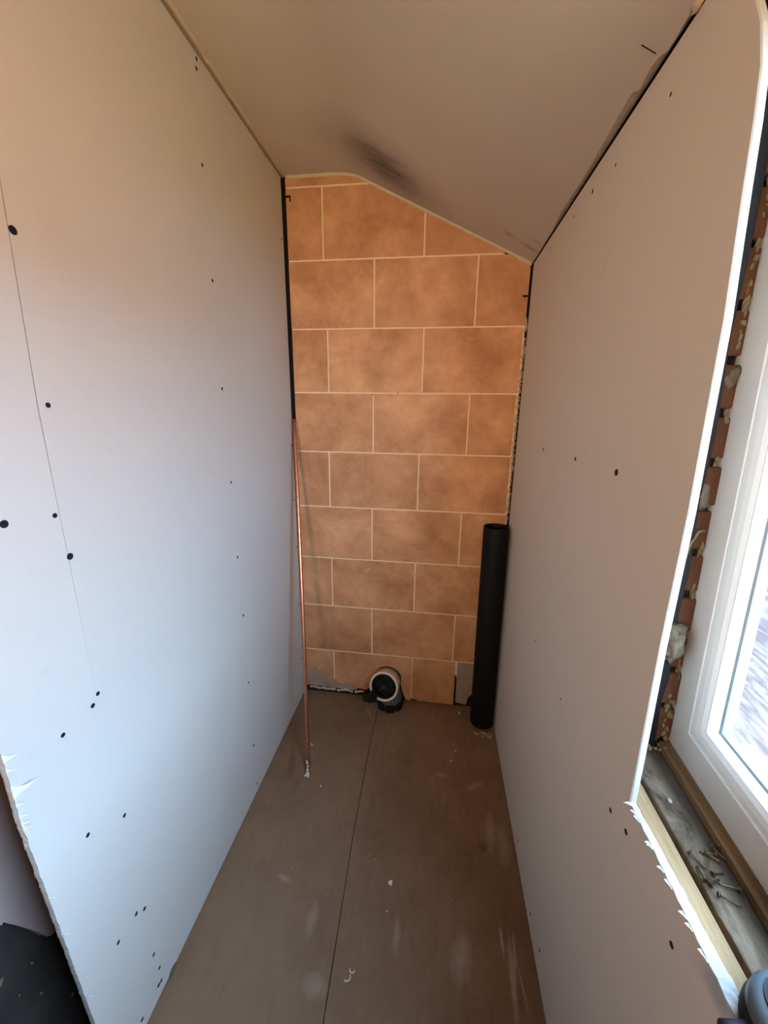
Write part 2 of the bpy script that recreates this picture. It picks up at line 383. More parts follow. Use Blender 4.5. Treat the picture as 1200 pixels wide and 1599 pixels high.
for r in range(10):
    ztop, zbot = zt[r], zt[r+1]
    if r == 0: edges = [lft[0], -.20]
    else: edges = [lft[r]] + colsX[r] + [rgt[r]]
    for i in range(len(edges)-1):
        a, b = edges[i], edges[i+1]
        x0 = a + (J if i else 0); x1 = b - (J if i < len(edges)-2 else 0)
        z1 = ztop - (J if r else .004); z0 = zbot + J
        if r == 9:
            if i == 0: poly = [(x0, .115), (x0+.03, .118), (x0+.052, .150), (x0+.078, .118), (x0+.095, .088), (x1-.012, .078), (x1, .086), (x1, z1), (x0, z1)]
            elif i == 1:
                poly = [(x0, z1), (x0, .088), (x0+.03, .070), (x0+.10, .066), (x0+.125, .050), (-.305, .045)]
                cx, cz, rr = -.193, .128, .0690     # chipped hole round the outlet
                for k in range(15):
                    t = PI*1.20 - k*(PI*1.32)/14
                    q = rr*(1+.07*noise.noise(Vector((k*1.3, 0, 5))))
                    poly.append((cx+q*math.cos(t), cz+q*math.sin(t)))
                poly += [(-.116, .052), (-.100, .012), (x1, .008), (x1, z1)]
                poly = poly[::-1]
            elif i == 2: poly = [(x0, .016), (-.045, .017), (-.042, .010), (.05, .009), (x1, .008), (x1, .17), (x1-.003, .20), (x1-.002, z1), (x0, z1)]
            else: continue
        else:
            poly = [(x0, z0), (x1, z0), (x1, z1), (x0, z1)]
            if z1 > 1.9:
                m = .009
                poly = clip(poly, (0, 1), 2.3065 - m)
                for (xa, za), (xb, zb) in (((-.40, 2.3065), (-.36, 2.301)), ((-.36, 2.301), (-.33, 2.2915)), ((-.33, 2.2915), (-.305, 2.28)), ((-.305, 2.28), (.33, 2.28+SL*.635))):
                    n = (-(zb-za), xb-xa); poly = clip(poly, n, n[0]*xa+n[1]*(za-m))
                if r == 1 and i == 2: pass
                poly = [p for j, p in enumerate(poly) if (Vector(p)-Vector(poly[j-1])).length > 1e-4]
            if len(poly) < 3: continue
        if r == 0: poly = [p for p in poly]
        rc = random.uniform(-.0006, .0006)
        mx = sum(p[0] for p in poly)/len(poly); mz = sum(p[1] for p in poly)/len(poly)
        bm = prism([(u-mx, v-mz) for u, v in poly], XZ, rc-.0002, .009)
        obj('tile', bm, TILE, bw, bevel=.0012 if r != 9 else 0, loc=(mx, 0, mz))
# grout bed, 1.3 mm behind the tile faces
gp = [(-.619, .2545), (.318, .2545), (.3195, 1.97), (-.306, 2.272), (-.36, 2.293), (-.40, 2.299), (-.619, 2.301)]
obj('grout', prism(gp, XZ, .0014, .0125), GROUT, bw)
obj('grout', prism([(-.074, .02), (-.069, .02), (-.069, .262), (-.074, .262)], XZ, .0012, .009), GROUT, bw)
obj('grout', prism([(-.4745, .09), (-.4695, .09), (-.4695, .262), (-.4745, .262)], XZ, .0012, .009), GROUT, bw)
obj('grout', prism([(.139, .19), (.150, .17), (.151, .257), (.139, .257)], XZ, -.0005, .009), GROUT, bw)
# cement patches where tiles are broken away
obj('cement_patch', prism([(-.624, .040), (-.36, .034), (-.34, .060), (-.372, .088), (-.46, .092), (-.50, .10), (-.525, .135), (-.556, .165), (-.585, .128), (-.624, .135)], XZ, .0022, .012), CEMENT, bw)
obj('cement_patch', prism([(.152, .020), (.205, .012), (.212, .055), (.228, .075), (.30, .078), (.30, .258), (.156, .258), (.150, .22)], XZ, .005, .012), CEMENT, bw)
# ragged bottom lip of adhesive below the left tiles
bm = bmesh.new()
for i in range(34):
    x = -.60 + i*.0085; hgt = .012+.014*abs(noise.noise(Vector((x*40, 1, 0)))) ; z = .022 + .008*noise.noise(Vector((x*23, 5, 0)))
    if noise.noise(Vector((x*55, 9, 1))) > .28: continue
    lump((x, .001, z+.006), (.006, .006, hgt*.55), i, .5, 1, bm)
tag(obj('adhesive_lip', bm, CREAM, bw), 'crumbling cream adhesive')
bpy.data.objects['adhesive_lip']['kind'] = 'stuff'
# ragged mortar between tiles and right-hand board
bm = bmesh.new(); z = .98
k = 0
while z < 1.80:
    k += 1
    w = .0040 + .0035*random.random(); dens = .35 if z > 1.70 else .12
    if random.random() > dens: lump((.3210-.003*random.random()+(.002 if z>1.52 else 0), .001+.002*random.random(), z), (w, .005, .005+.006*random.random()), k, .6, 1, bm, 2.4)
    z += .0072
mo = tag(obj('mortar_joint', bm, MORTAR, bw), 'crumbling mortar full of holes'); mo['kind'] = 'stuff'
# caulk line where ceiling meets tiles
bm = bmesh.new(); rows = []
N = 130
for i in range(N+1):
    x = -.618 + (.322+.618)*i/N
    a = .0022*noise.noise(Vector((x*34, 0, 7))) + .001*noise.noise(Vector((x*120, 0, 3)))
    t = .0105 + a + (.006 if .27 < x < .318 else 0)
    rows.append([bm.verts.new((x, -.004-a*.4, zc(x)-.0004)), bm.verts.new((x, -.0022, zc(x)-t*.55)), bm.verts.new((x, .0008, zc(x)-t))])
for A, B in zip(rows, rows[1:]):
    for i in range(2): bm.faces.new((A[i], A[i+1], B[i+1], B[i]))
tag(obj('caulk', bm, CREAM, bw, smooth=True), 'thin cream caulk line')
# small marks on the tiles: plaster splash and a smear across a joint, chips
for nm, pts in (('plaster_splash', [(-.308, .712, .005), (-.300, .707, .005), (-.294, .714, .006), (-.286, .713, .004), (-.302, .700, .004)]), ('plaster_splash', [(-.083, .706, .006), (-.074, .705, .007), (-.065, .705, .006)]),
                ('plaster_splash', [(-.545, .20, .004), (-.537, .185, .006), (-.528, .172, .007), (-.54, .165, .006), (-.55, .15, .008), (-.525, .15, .006)]),
                ('plaster_splash', [(-.41, .18, .004), (-.40, .205, .004), (-.375, .215, .003), (-.40, .155, .005), (-.385, .14, .004), (-.44, .19, .003)])):
    bm = bmesh.new()
    for i, (x, z_, r_) in enumerate(pts): lump((x, -.0006, z_), (r_, .0012, r_*.7), i, .6, 1, bm)
    obj(nm, bm, CREAM, bw)
obj('chip', lump((.309, -.0008, 1.872), (.011, .0007, .005), 3, .5, 1), DARK, bw)
obj('chip', boxes(((-.619, -.0012, 2.235), (-.600, .001, 2.243)), ((-.606, -.0012, 2.222), (-.600, .001, 2.243))), DARK, bw)
for x, z_ in ((-.277, 1.762-.2514), (-.170, 1.515), (-.272, 1.507), (-.073, 1.520), (-.619, 1.768), (-.613, 1.262)):
    obj('spacer_hole', lump((x, -.0003, z_), (.0025, .001, .0025), 2, .2, 1), DARK, bw)

# ------------------------------------------------------------------ boards
scr_me = None
def screw_mesh():
    bm = bmesh.new(); lathe(bm, [(.0062, -.0002), (.0062, .0006), (.0050, .0009), (.0020, .0006)], Matrix(), 14)
    me = bpy.data.meshes.new('screw'); bm.to_mesh(me); bm.free(); me.materials.append(SCREWB); return me
def put_screws(parent, pts, x, sgn, small=(), big=()):
    global scr_me
    scr_me = scr_me or screw_mesh()
    for i, (y, z) in enumerate(pts):
        o = bpy.data.objects.new('screw', scr_me); COL.objects.link(o); o.parent = parent
        o.location = (x, y, z); o.rotation_euler = (0, sgn*PI/2, 0); o.scale = [(.48 if i in small else 1.0 if i in big else random.uniform(.66, .76))]*3
LS = [(-1.121,1.699),(-1.226,1.278),(-1.120,1.450),(-1.147,1.270),(-1.135,1.192),(-0.554,2.286),(-0.558,2.264),(-0.571,2.056),(-0.153,2.290),(-0.571,1.788),(-0.029,2.087),(-0.571,1.503),(-0.567,1.223),(-0.568,0.973),(-0.564,0.758),(-0.570,0.493),(-0.029,1.291),(-0.030,1.046),(-0.029,0.816),(-0.029,0.517),(-0.028,0.213),(-1.135,0.907),(-1.150,0.892),(-1.214,0.885),(-0.573,0.219),(-0.570,0.036),(-1.131,0.594),(-1.212,0.649),(-1.150,0.327),(-1.128,0.306),(-1.202,0.330),(-1.128,0.147),(-1.120,0.083),(-1.122,0.038),(-1.131,0.040),(-1.189,0.040)]
RS = [(-0.922,1.916),(-0.726,1.925),(-0.601,1.937),(-0.472,1.940),(-0.245,1.946),(-0.945,1.343),(-0.723,1.341),(-0.430,1.335),(-0.377,0.749),(-0.584,0.764),(-0.845,0.770),(-0.663,0.059),(-0.857,0.049),(-0.949,0.076),(-1.130,0.780),(-1.181,0.800),(-1.313,0.788)]
wl = empty('wall_left'); tag(wl, 'left wall of grey plasterboard sheets dotted with black screws', 'wall', kind='structure')
TH = .0095
far_l = [(-.010, .004), (-1.1409, .004), (-1.1399, .60), (-1.1389, 1.0), (-1.137, 1.45), (-1.125, 1.75), (-1.112, 2.0), (-1.10, 2.298), (-.010, 2.298)]
bf = obj('plasterboard_sheet', prism(far_l, YZ, XL, XL-TH), BOARD, wl)
near_edge = [(-1.279, .004)]
z = .03
while z < 1.25:
    base = -1.279 - .026*min(1, max(0, (z-.2)/.6)); near_edge.append((base + .0014*noise.noise(Vector((z*45, 0, 0))) + .0008*noise.noise(Vector((z*190, 7, 0))), z)); z += .005
near_edge += [(-1.306, 1.5), (-1.306, 2.298)]
near_l = [(-1.1412, .004), (-1.1401, .60), (-1.1392, 1.0), (-1.1386, 1.45), (-1.1262, 1.75), (-1.1130, 2.0), (-1.1010, 2.298)]
bn = obj('plasterboard_sheet', prism(near_edge + near_l[::-1], YZ, XL+.0002, XL-TH), BOARD, wl)
# white gypsum end face of the near sheet with frayed paper
bm = bmesh.new(); rows = []
for y, z in near_edge[:-2]:
    n = .0012*noise.noise(Vector((z*150, 4, 0)))
    rows.append([bm.verts.new((XL-.0003, y-.0006+n*.3, z)), bm.verts.new((XL-.0045, y-.0012+n, z)), bm.verts.new((XL-.0090, y-.0008-n, z))])
for A, B in zip(rows, rows[1:]):
    for i in range(2): bm.faces.new((A[i], A[i+1], B[i+1], B[i]))
tag(obj('cut_edge', bm, GYPSUM, wl), 'rough white gypsum cut edge')
bm = bmesh.new()
def flap(bm, p, q, tip, th=.0006):
    a = [bm.verts.new(p), bm.verts.new(q), bm.verts.new(tip)]; d = Vector((th, th, 0)); b = [bm.verts.new(Vector(t)+d) for t in (p, q, tip)]
    bm.faces.new(a); bm.faces.new(b[::-1])
    for i in range(3): bm.faces.new((a[i], b[i], b[(i+1) % 3], a[(i+1) % 3]))
for z, w, l in ((.928, .016, .012), (.905, .010, .006), (.863, .026, .030), (.838, .010, .007), (.815, .010, .006), (.800, .009, .009), (.790, .012, .007), (.415, .007, .005), (.425, .006, .004), (.62, .008, .003), (.52, .007, .003), (.33, .008, .003)):
    ye = -1.279 - .026*min(1, max(0, (z-.2)/.6))
    flap(bm, (XL+.0008, ye-.001, z-w/2), (XL+.0008, ye-.001, z+w/2), (XL+.006, ye+l*.5, z-w*.05))
    flap(bm, (XL+.0012, ye, z-w*.35), (XL+.0012, ye, z+w*.18), (XL+.011, ye+l, z-w*.12), .0012)
fp = tag(obj('frayed_paper', bm, PAPER, wl), 'torn curls of white paper'); fp['kind'] = 'stuff'
put_screws(bf, [p for p in LS if p[0] > -1.139], XL, 1, (6,), (0, 2))
put_screws(bn, [p for p in LS if p[0] <= -1.139], XL+.0002, 1, (), (0,))
obj('joint_backing', boxes(((XL-.030, -1.17, 0), (XL-.0126, -1.11, 2.29))), BATT, wl)
obj('stud', boxes(((XL-.075, -.06, 0), (XL-.013, -.02, 2.29))), BATT, wl)
# old wall behind and beyond the left board
pl = [(-1.0, .40), (-1.10, .41), (-1.20, .385), (-1.238, .392), (-1.246, .402), (-1.256, .432), (-1.27, .468), (-1.285, .505), (-1.295, .527), (-1.30, .540), (-1.304, .538), (-1.31, .556), (-1.33, .560), (-1.36, .575), (-1.5, .60), (-1.8, .58), (-2.2, .62), (YN, .60), (YN, 2.30), (-1.0, 2.30)]
obj('old_plaster', prism(pl, YZ, -.742, -.765), OLDPL, wl)
obj('masonry', boxes(((-.95, YN, -.02), (-.764, .2, 2.31))), MASON, wl)
bm = bmesh.new()
for i, (y, z, r) in enumerate(((-1.318, .405, .006), (-1.36, .36, .004), (-1.268, .36, .003), (-1.22, .16, .0035), (-1.27, .27, .0025), (-1.33, .47, .002), (-1.30, .33, .002))): lump((-.763, y, z), (.003, r, r*1.4), i, .5, 1, bm)
tag(obj('plaster_fleck', bm, FOAM, wl), 'pale flecks of plaster')['kind'] = 'stuff'
# board foot chip near the floor
obj('foot_chip', lump((XL+.002, -1.085, .006), (.005, .014, .006), 9, .5, 1), LUMP, wl)

wr = empty('wall_right'); tag(wr, 'right wall of pinkish grey plasterboard cut out beside the window', 'wall', kind='structure')
ZB = .853
edge = [(-1.174, ZB), (-1.170, 1.0), (-1.166, 1.126), (-1.165, 1.325), (-1.1595, 1.45), (-1.155, 1.556), (-1.141, 1.690), (-1.1345, 1.76), (-1.127, 1.813), (-1.112, 1.86), (-1.094, 1.893), (-1.07, 1.93), (-1.055, 1.9797)]
cut = []
y = -1.174
while y > -2.1:
    y -= .0065; cut.append((y, ZB + .0022*noise.noise(Vector((y*60, 0, 3))) - .001 + .0008*math.sin(y*300)))
poly = [(-.006, .004), (-2.1, .004)] + cut[::-1] + edge + [(-.006, 1.9797)]
br = obj('plasterboard_sheet', prism(poly, YZ, XR, XR+TH), BOARD, wr)
# taped white bound edge of the board (vertical) and rough gypsum on the horizontal cut
bm = bmesh.new(); rows = []
for y, z in edge: rows.append([bm.verts.new(v) for v in ((XR-.0002, y-.0002, z), (XR+.0016, y-.0016, z), (XR+.0080, y-.0016, z), (XR+TH+.0002, y-.0002, z))])
for A, B in zip(rows, rows[1:]):
    for i in range(3): bm.faces.new((A[i], A[i+1], B[i+1], B[i]))
tag(obj('bound_edge', bm, GYPSUM, wr, smooth=False), 'smooth white bound edge')
bm = bmesh.new(); rows = []
for y, z in cut: 
    n = .0018*noise.noise(Vector((y*120, 3, 3))); w_ = .0095 + .0075*min(1, (-1.174-y)/.20)
    rows.append([bm.verts.new(v) for v in ((XR-.0006+n*.4, y, z-.0015), (XR+.0004, y, z+.0018), (XR+w_*.5, y, z+.0030+n), (XR+w_-.001, y, z+.0022-n), (XR+w_+.0004*math.sin(y*400), y, z-.0005))])
for A, B in zip(rows, rows[1:]):
    for i in range(4): bm.faces.new((A[i], A[i+1], B[i+1], B[i]))
tag(obj('cut_edge', bm, GYPSUM, wr), 'rough white gypsum cut edge')
bm = bmesh.new()
for y, w, l in ((-1.176, .006, .012), (-1.19, .006, .005), (-1.2, .008, .004), (-1.236, .006, .007), (-1.240, .005, .006), (-1.268, .006, .006), (-1.285, .008, .004), (-1.318, .006, .006), (-1.33, .006, .005), (-1.355, .008, .004)):
    flap(bm, (XR-.0008, y-w/2, ZB-.001), (XR-.0008, y+w/2, ZB-.0005), (XR-.0015-l*.55, y+w*.6, ZB-l*.35), .0004); flap(bm, (XR-.0008, y-w, ZB+.001), (XR-.0008, y, ZB), (XR-l*.35, y-w, ZB+l*.3), .0004)
fp = tag(obj('frayed_paper', bm, PAPER, wr), 'torn curls of white paper'); fp['kind'] = 'stuff'
put_screws(br, RS, XR, -1, (0, 1, 3, 4, 8, 9, 10), (5,))
tag(obj('batten', boxes(((.3385, -2.1, .800), (.3625, -1.06, .8528))), BATT, wr, bevel=.001), 'pale sawn timber batten')
# outer masonry with window opening
WY0, WY1, WZ0, WZ1 = -1.035, -2.00, .862, 1.96
XM = .405
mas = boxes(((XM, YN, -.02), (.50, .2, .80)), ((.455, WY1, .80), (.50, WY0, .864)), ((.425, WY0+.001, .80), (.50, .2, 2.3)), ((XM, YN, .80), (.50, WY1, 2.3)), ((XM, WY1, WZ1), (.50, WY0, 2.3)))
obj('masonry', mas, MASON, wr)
obj('cavity_shade', prism([(.37, .858), (.422, .858), (.417, .95), (.421, 1.0), (.414, 1.12), (.415, 1.2), (.408, 1.32), (.410, 1.42), (.401, 1.55), (.402, 1.66), (.396, 1.94), (.37, 1.94)], XZ, WY0-.021, WY0-.019), CAVSHADE, wr)  # dark sheet standing in for the shade of the cavity beside the board
# bricks of the reveal, one by one
k = 0; z = .872
while z < 1.88:
    d = random.uniform(0, .006); h_ = .062 + random.uniform(-.003, .003)
    o = obj('brick', boxes(((0, -.012-d, 0), (.043, .030, h_))), BRICK, wr, bevel=.004, loc=(.4065-.035*(z-.865), WY0, z)); z += .073
# lumps of mortar and foam around the frame
o = tag(obj('mortar_lump', lump((.412, -1.062, 1.072), (.014, .014, .032), 11, .5, 3, None, 2.6), LUMP, wr, smooth=True), 'pale jagged lump of mortar')
obj('mortar_lump', lump((.414, -1.048, 1.325), (.010, .010, .030), 4, .5, 2, None, 2.2), LUMP, wr, smooth=True)
obj('mortar_lump', lump((.417, -1.048, 1.50), (.010, .008, .016), 6, .5, 2), LUMP, wr, smooth=True)
bm = bmesh.new()
z = .862; k = 0
while z < 1.85:
    k += 1; q = noise.noise(Vector((z*9, 2, 0)))
    low = z < .97
    if q > -.18 or low: lump((.444 - .035*(z-.865) - (.010*random.random() if low else .003*random.random()), -1.045-.004*random.random()-(.004 if low else 0), z), (.0022+.002*random.random()+(.0015 if low else 0), .004, .005+.004*random.random()), k, .6, 1, bm, 2.4)
    z += .010
for i in range(26): lump((.400+.038*random.random(), -1.040-.03*random.random()**2, .856+.012*random.random()), (.003, .003, .002+.003*random.random()), i, .6, 1, bm, 2.2)
fo = tag(obj('expanding_foam', bm, FOAM, wr), 'crusty yellowed foam'); fo['kind'] = 'stuff'
tube_pts = [(.4165, -1.0535, 1.205), (.4155, -1.0545, 1.225), (.419, -1.055, 1.25), (.428, -1.053, 1.268), (.436, -1.052, 1.27)]
obj('foam_string', tube(bmesh.new(), [(x-.010, y, z) for x, y, z in tube_pts], .0022, 8), FOAM, wr, smooth=True)

# ------------------------------------------------------------------ sill
ws = empty('trim_2'); tag(ws, 'grimy plaster window sill with a brown timber strip under the frame', 'sill', kind='structure')
bm = bmesh.new(); rows = []
for i in range(181):
    y = -1.036 - i*.0055
    r_ = []
    for j in range(13):
        x = .3705 + j*(.452-.3705)/12
        if j == 0: x += .0022*noise.noise(Vector((y*30, 0, 8)))
        r_.append(bm.verts.new((x, y, .8525 + .0012*noise.noise(Vector((x*40, y*25, 0))))))
    rows.append([bm.verts.new((r_[0].co.x, y, .80))] + r_)
for A, B in zip(rows, rows[1:]):
    for i in range(len(A)-1): bm.faces.new((A[i], A[i+1], B[i+1], B[i]))
obj('sill_plaster', bm, SILL, ws, smooth=True)
tag(obj('timber_strip', tilt(boxes(((.431, WY1, .8515), (.4535, -1.052, .8660)))), STRIP, ws, bevel=.001), 'brown timber strip')

# ------------------------------------------------------------------ window
wi = empty('window_1', (.48, -1.515, .865)); tag(wi, 'white plastic window with streaky obscured glass', 'window', kind='structure')
def wobj(name, bm, mat, parent=wi, **k):
    tilt(bm)
    o = obj(name, bm, mat, parent, **k)
    if parent is wi: o.location = (-.48, 1.515, -.865)
    return o
F0 = .865
def ringframe(y0, z0, y1, z1, w, prof):
    """mitred rectangular frame; prof = [(inset, x)...] closed section; outer corner (y0 high, z0 low)"""
    bm = bmesh.new(); C = []
    for ins, x in prof:
        C.append([bm.verts.new((x, y, z)) for y, z in ((y0-ins, z0+ins), (y1+ins, z0+ins), (y1+ins, z1-ins), (y0-ins, z1-ins))])
    n = len(prof)
    for i in range(n):
        A, B = C[i], C[(i+1) % n]
        for k in range(4): bm.faces.new((A[k], A[(k+1) % 4], B[(k+1) % 4], B[k]))
    return bm
WY1 = -2.03
wobj('window_frame', ringframe(WY0, F0, WY1, WZ1, 0, [(0, .4505), (.0020, .4490), (.0600, .4490), (.0606, .4502), (.0606, .494), (0, .494)]), UPVCW)
tag(wobj('seam', ringframe(WY0-.0607, F0+.0607, WY1+.0607, WZ1-.0607, 0, [(0, .4484), (.0014, .4484), (.0014, .456), (0, .456)]), BEADM), 'thin bright seam line')
wobj('sash', ringframe(WY0-.0622, F0+.0622, WY1+.0622, WZ1-.0622, 0, [(0, .4520), (.004, .4485), (.014, .4480), (.024, .4490), (.0310, .4520), (.0310, .490), (0, .490)]), UPVC, smooth=False)
wobj('glazing_bead', ringframe(WY0-.0935, F0+.0935, WY1+.0935, WZ1-.0935, 0, [(0, .4535), (.0010, .4525), (.0035, .4550), (.0085, .4660), (.0085, .484), (0, .484)]), BEADM)
wobj('gasket', ringframe(WY0-.1021, F0+.1021, WY1+.1021, WZ1-.1021, 0, [(0, .4650), (.0036, .4665), (.0036, .480), (0, .480)]), GASK)
wobj('glass_pane', boxes(((.4680, WY1+.104, F0+.104), (.4710, WY0-.104, WZ1-.104))), GLASS)
tag(obj('outer_sill', boxes(((.50, WY1, .80), (.60, WY0, .862))), UPVC, wr), None)

# ------------------------------------------------------------------ room behind the camera
rr_ = obj('wall_rear', boxes(((-2.0, YN-.1, -.02), (.62, YN, 2.32))), PLAINW); tag(rr_, 'plain wall of the room behind the viewer', 'wall', kind='structure')

# ------------------------------------------------------------------ things
# black soil pipe in the corner
sp = empty('soil_pipe', (.2715, -.078, 0)); tag(sp, 'black plastic soil pipe standing upright in the right back corner', 'pipe')
bm = bmesh.new()
tl = Matrix.Rotation(R(1.2), 4, 'X') @ Matrix.Rotation(R(-.4), 4, 'Y')
tlM = Matrix.Translation((.0, -.012, .006)) @ Matrix.Rotation(R(-1.9), 4, 'X') @ Matrix.Rotation(R(-.2), 4, 'Y')
lathe(bm, [(.0500, .000), (.0530, .004), (.0535, .010), (.0535, .962), (.0525, .968), (.0495, .968), (.0490, .962), (.0490, .003)], tlM, 64, closed=True)
obj('pipe_wall', bm, BLKPL, sp, smooth=True)
o = empty('mortar_debris', (.262, -.155, 0)); tag(o, 'cluster of crumbled beige mortar at the foot of the black pipe', 'debris')
bm = bmesh.new()
for i in range(22):
    a = random.uniform(-2.9, -.2); q = random.uniform(.0, .05); lump((.010+q*math.cos(a)*1.1, .004+q*math.sin(a)*.6, .002), (random.uniform(.003, .009), random.uniform(.003, .007), random.uniform(.002, .005)), i, .6, 1, bm)
m_ = obj('fragments', bm, MORTAR, o); m_['kind'] = 'stuff'

# copper pipe leaning in the left back corner
P0 = [(-.6185, -.0140, 1.400), (-.6125, -.020, 1.333), (-.6120, -.10, 1.040), (-.5650, -.190, .785), (-.5380, -.290, .530), (-.5040, -.345, .285), (-.4830, -.405, .040)]
def copper_px():
    # gently bowed line from floor to corner
    out = []
    a = Vector((-.4665, -.452, .010)); b = Vector((-.6160, -.0200, 1.400))
    for i in range(25):
        t = i/24; p = a.lerp(b, t); s = 4*t*(1-t)
        out.append(p + Vector((.003*s - .004*t*t, -.002*s, 0)))
    return out
cp = obj('copper_pipe', bmesh.new(), COPPER)
bpy.data.objects.remove(cp)
cpe = empty('copper_pipe', (-.4665, -.452, 0)); tag(cpe, 'long thin copper pipe leaning into the left back corner', 'pipe')
off = Vector((-.4665, -.452, 0))
bm = tube(bmesh.new(), [p-off for p in copper_px()], .0072, 18)
obj('tube', bm, COPPER, cpe, smooth=True)
bm = bmesh.new(); pp = copper_px(); d = (pp[-1]-pp[-2]).normalized()
lathe(bm, [(.0050, 0), (.0073, 0), (.0073, .002), (.0050, .002)], Matrix.Translation(pp[-1]-off) @ d.to_track_quat('Z', 'Y').to_matrix().to_4x4(), 18, closed=True)
obj('cut_end', bm, COPPER, cpe)
# crumpled plaster at its foot
bm = bmesh.new()
for i, (x, y, z, r_) in enumerate(((-.4625, -.481, .010, .009), (-.4690, -.487, .006, .006), (-.4655, -.470, .016, .0075), (-.4640, -.466, .030, .0060), (-.4675, -.463, .042, .005), (-.4560, -.488, .006, .005), (-.4690, -.461, .052, .004))): lump((x, y, z), (r_*.75, r_*.8, r_*1.1), i, .6, 2, bm, 2.3)
bmesh.ops.translate(bm, verts=bm.verts, vec=(.4640, .475, 0))
tag(obj('plaster_clump', bm, CHIP, None, smooth=True, loc=(-.4640, -.475, 0)), 'crumpled white plaster clump at the foot of the copper pipe', 'debris')

# pan connector / soil outlet
pc = empty('drain_outlet', (-.195, -.05, 0)); tag(pc, 'white-rimmed drain outlet with black mouth, low on the tiled wall', 'drain outlet')
po = Vector(pc.location)
ax = Vector((-.10, -math.cos(R(15)), math.sin(R(15)))).normalized(); MC = Vector((-.2030, -.092, .146))
Mo = Matrix.Translation(MC - ax*.09 - po) @ ax.to_track_quat('Z', 'Y').to_matrix().to_4x4() @ Matrix.Diagonal((1.10, 1.10, 1, 1))
bm = lathe(bmesh.new(), [(.0500, .0), (.0600, .0), (.0625, .060), (.0650, .078), (.0650, .088), (.0615, .0915), (.0560, .0895), (.0545, .080), (.0500, .050)], Mo, 64, closed=True)
tag(obj('collar', bm, WHPL, pc, smooth=True), 'ivory plastic collar')
bm = lathe(bmesh.new(), [(.0480, .040), (.0540, .040), (.0545, .0860), (.0535, .0880), (.0500, .0865), (.0480, .074)], Mo, 48, closed=True)
tag(obj('seal', bm, RUBBER, pc, smooth=True), 'black rubber seal')
obj('inner_bore', lathe(bmesh.new(), [(.0490, .030), (.0490, .066), (.020, .070), (.001, .060)], Mo, 40), RUBBER, pc)
bm = bmesh.new()
for k in range(6):      # soft black lip folds inside the mouth
    a = R(k*60); lump(Mo @ Vector((.032*math.cos(a), .032*math.sin(a), .070)), (.015, .006, .013), k, .15, 2, bm)
obj('lip_folds', bm, RUBBER, pc, smooth=True)
fl_ = [(-.302, .092), (-.296, .074), (-.262, .068), (-.235, .078), (-.228, .115), (-.245, .140), (-.262, .128), (-.272, .108), (-.290, .108)]
bm = prism(fl_, XZ, -.120, -.100)
bmesh.ops.translate(bm, verts=bm.verts, vec=-po)
tag(obj('flap', bm, RUBBER, pc, bevel=.004), 'black rubber flap sticking out at the left')
tag(obj('bend', tube(bmesh.new(), [Vector((-.198, .006, .105))-po, Vector((-.193, -.006, .088))-po, Vector((-.184, -.016, .062))-po, Vector((-.177, -.020, .035))-po, Vector((-.175, -.022, .006))-po], [.056, .058, .060, .060, .058], 40), GREYPL, pc, smooth=True), 'dull grey bend')
bm = bmesh.new()
for k in range(28):
    if k % 4 == 3: continue
    a0, a1 = R(k*360/28), R((k+1)*360/28)
    q = [(.060, a0), (.067, a0), (.067, a1), (.060, a1)]
    prism([(r_*math.cos(a)-.176-po.x, r_*math.sin(a)-.028-po.y) for r_, a in q], XY, .0, .036, bm)
lathe(bm, [(.0585, .010), (.0665, .010), (.0665, .022), (.0585, .022)], Matrix.Translation((-.176-po.x, -.028-po.y, 0)), 48, closed=True)
tag(obj('socket', bm, RUBBER, pc), 'notched black floor socket')

# loose screws on the sill
def loose_screw():
    r = empty('wood_screw')
    bm = bmesh.new()
    prof = [(.0003, .0), (.0012, .003)]
    z = .003
    while z < .0165: prof += [(.0014, z), (.0010, z+.0006)]; z += .0012
    prof += [(.0012, .0175), (.0012, .0225), (.0018, .0235)]
    lathe(bm, prof, Matrix.Rotation(PI/2, 4, 'Y'), 10)
    obj('shank', bm, ZINC, r, smooth=True)
    bm = lathe(bmesh.new(), [(.0018, .0230), (.0036, .0255), (.0036, .0262), (.0030, .0265), (.0012, .0258)], Matrix.Rotation(PI/2, 4, 'Y'), 14)
    obj('head', bm, ZINC, r)
    bm = boxes(((.0262, -.0020, -.0004), (.0267, .0020, .0004)), ((.0262, -.0004, -.0020), (.0267, .0004, .0020)))
    obj('cross_recess', bm, SCREWB, r)
    return r
# (head xy, tip xy, lift of head, label)
SC = [((.375,-1.243),(.386,-1.264), 0, 'loose brass screw farthest left in the scatter on the window sill'),
      ((.409,-1.243),(.390,-1.240), 0, 'loose brass screw at the far end of the scatter pointing left along the sill'),
      ((.400,-1.2445),(.411,-1.2510), 0, 'bright-tipped loose screw lying under the far cluster on the sill'),
      ((.410,-1.232),(.420,-1.249), 0, 'loose screw nearest the window strip, far side of the sill cluster'),
      ((.4215,-1.2335),(.4245,-1.2475), 0, 'loose screw touching the timber strip under the window frame'),
      ((.374,-1.2795),(.3755,-1.2585), 0, 'loose screw pointing away, left side of the crossed heads on the sill'),
      ((.384,-1.274),(.405,-1.2665), .004, 'loose screw with dark round head, middle of the sill scatter'),
      ((.3765,-1.284),(.396,-1.273), 0, 'loose screw with head nearest the sill gap, beside the crossed heads'),
      ((.413,-1.284),(.389,-1.279), 0, 'loose screw lying crosswise, second from the near end of the scatter'),
      ((.380,-1.2935),(.403,-1.3025), 0, 'nearest loose brass screw on the sill, closest to the power tool')]
proto = loose_screw()
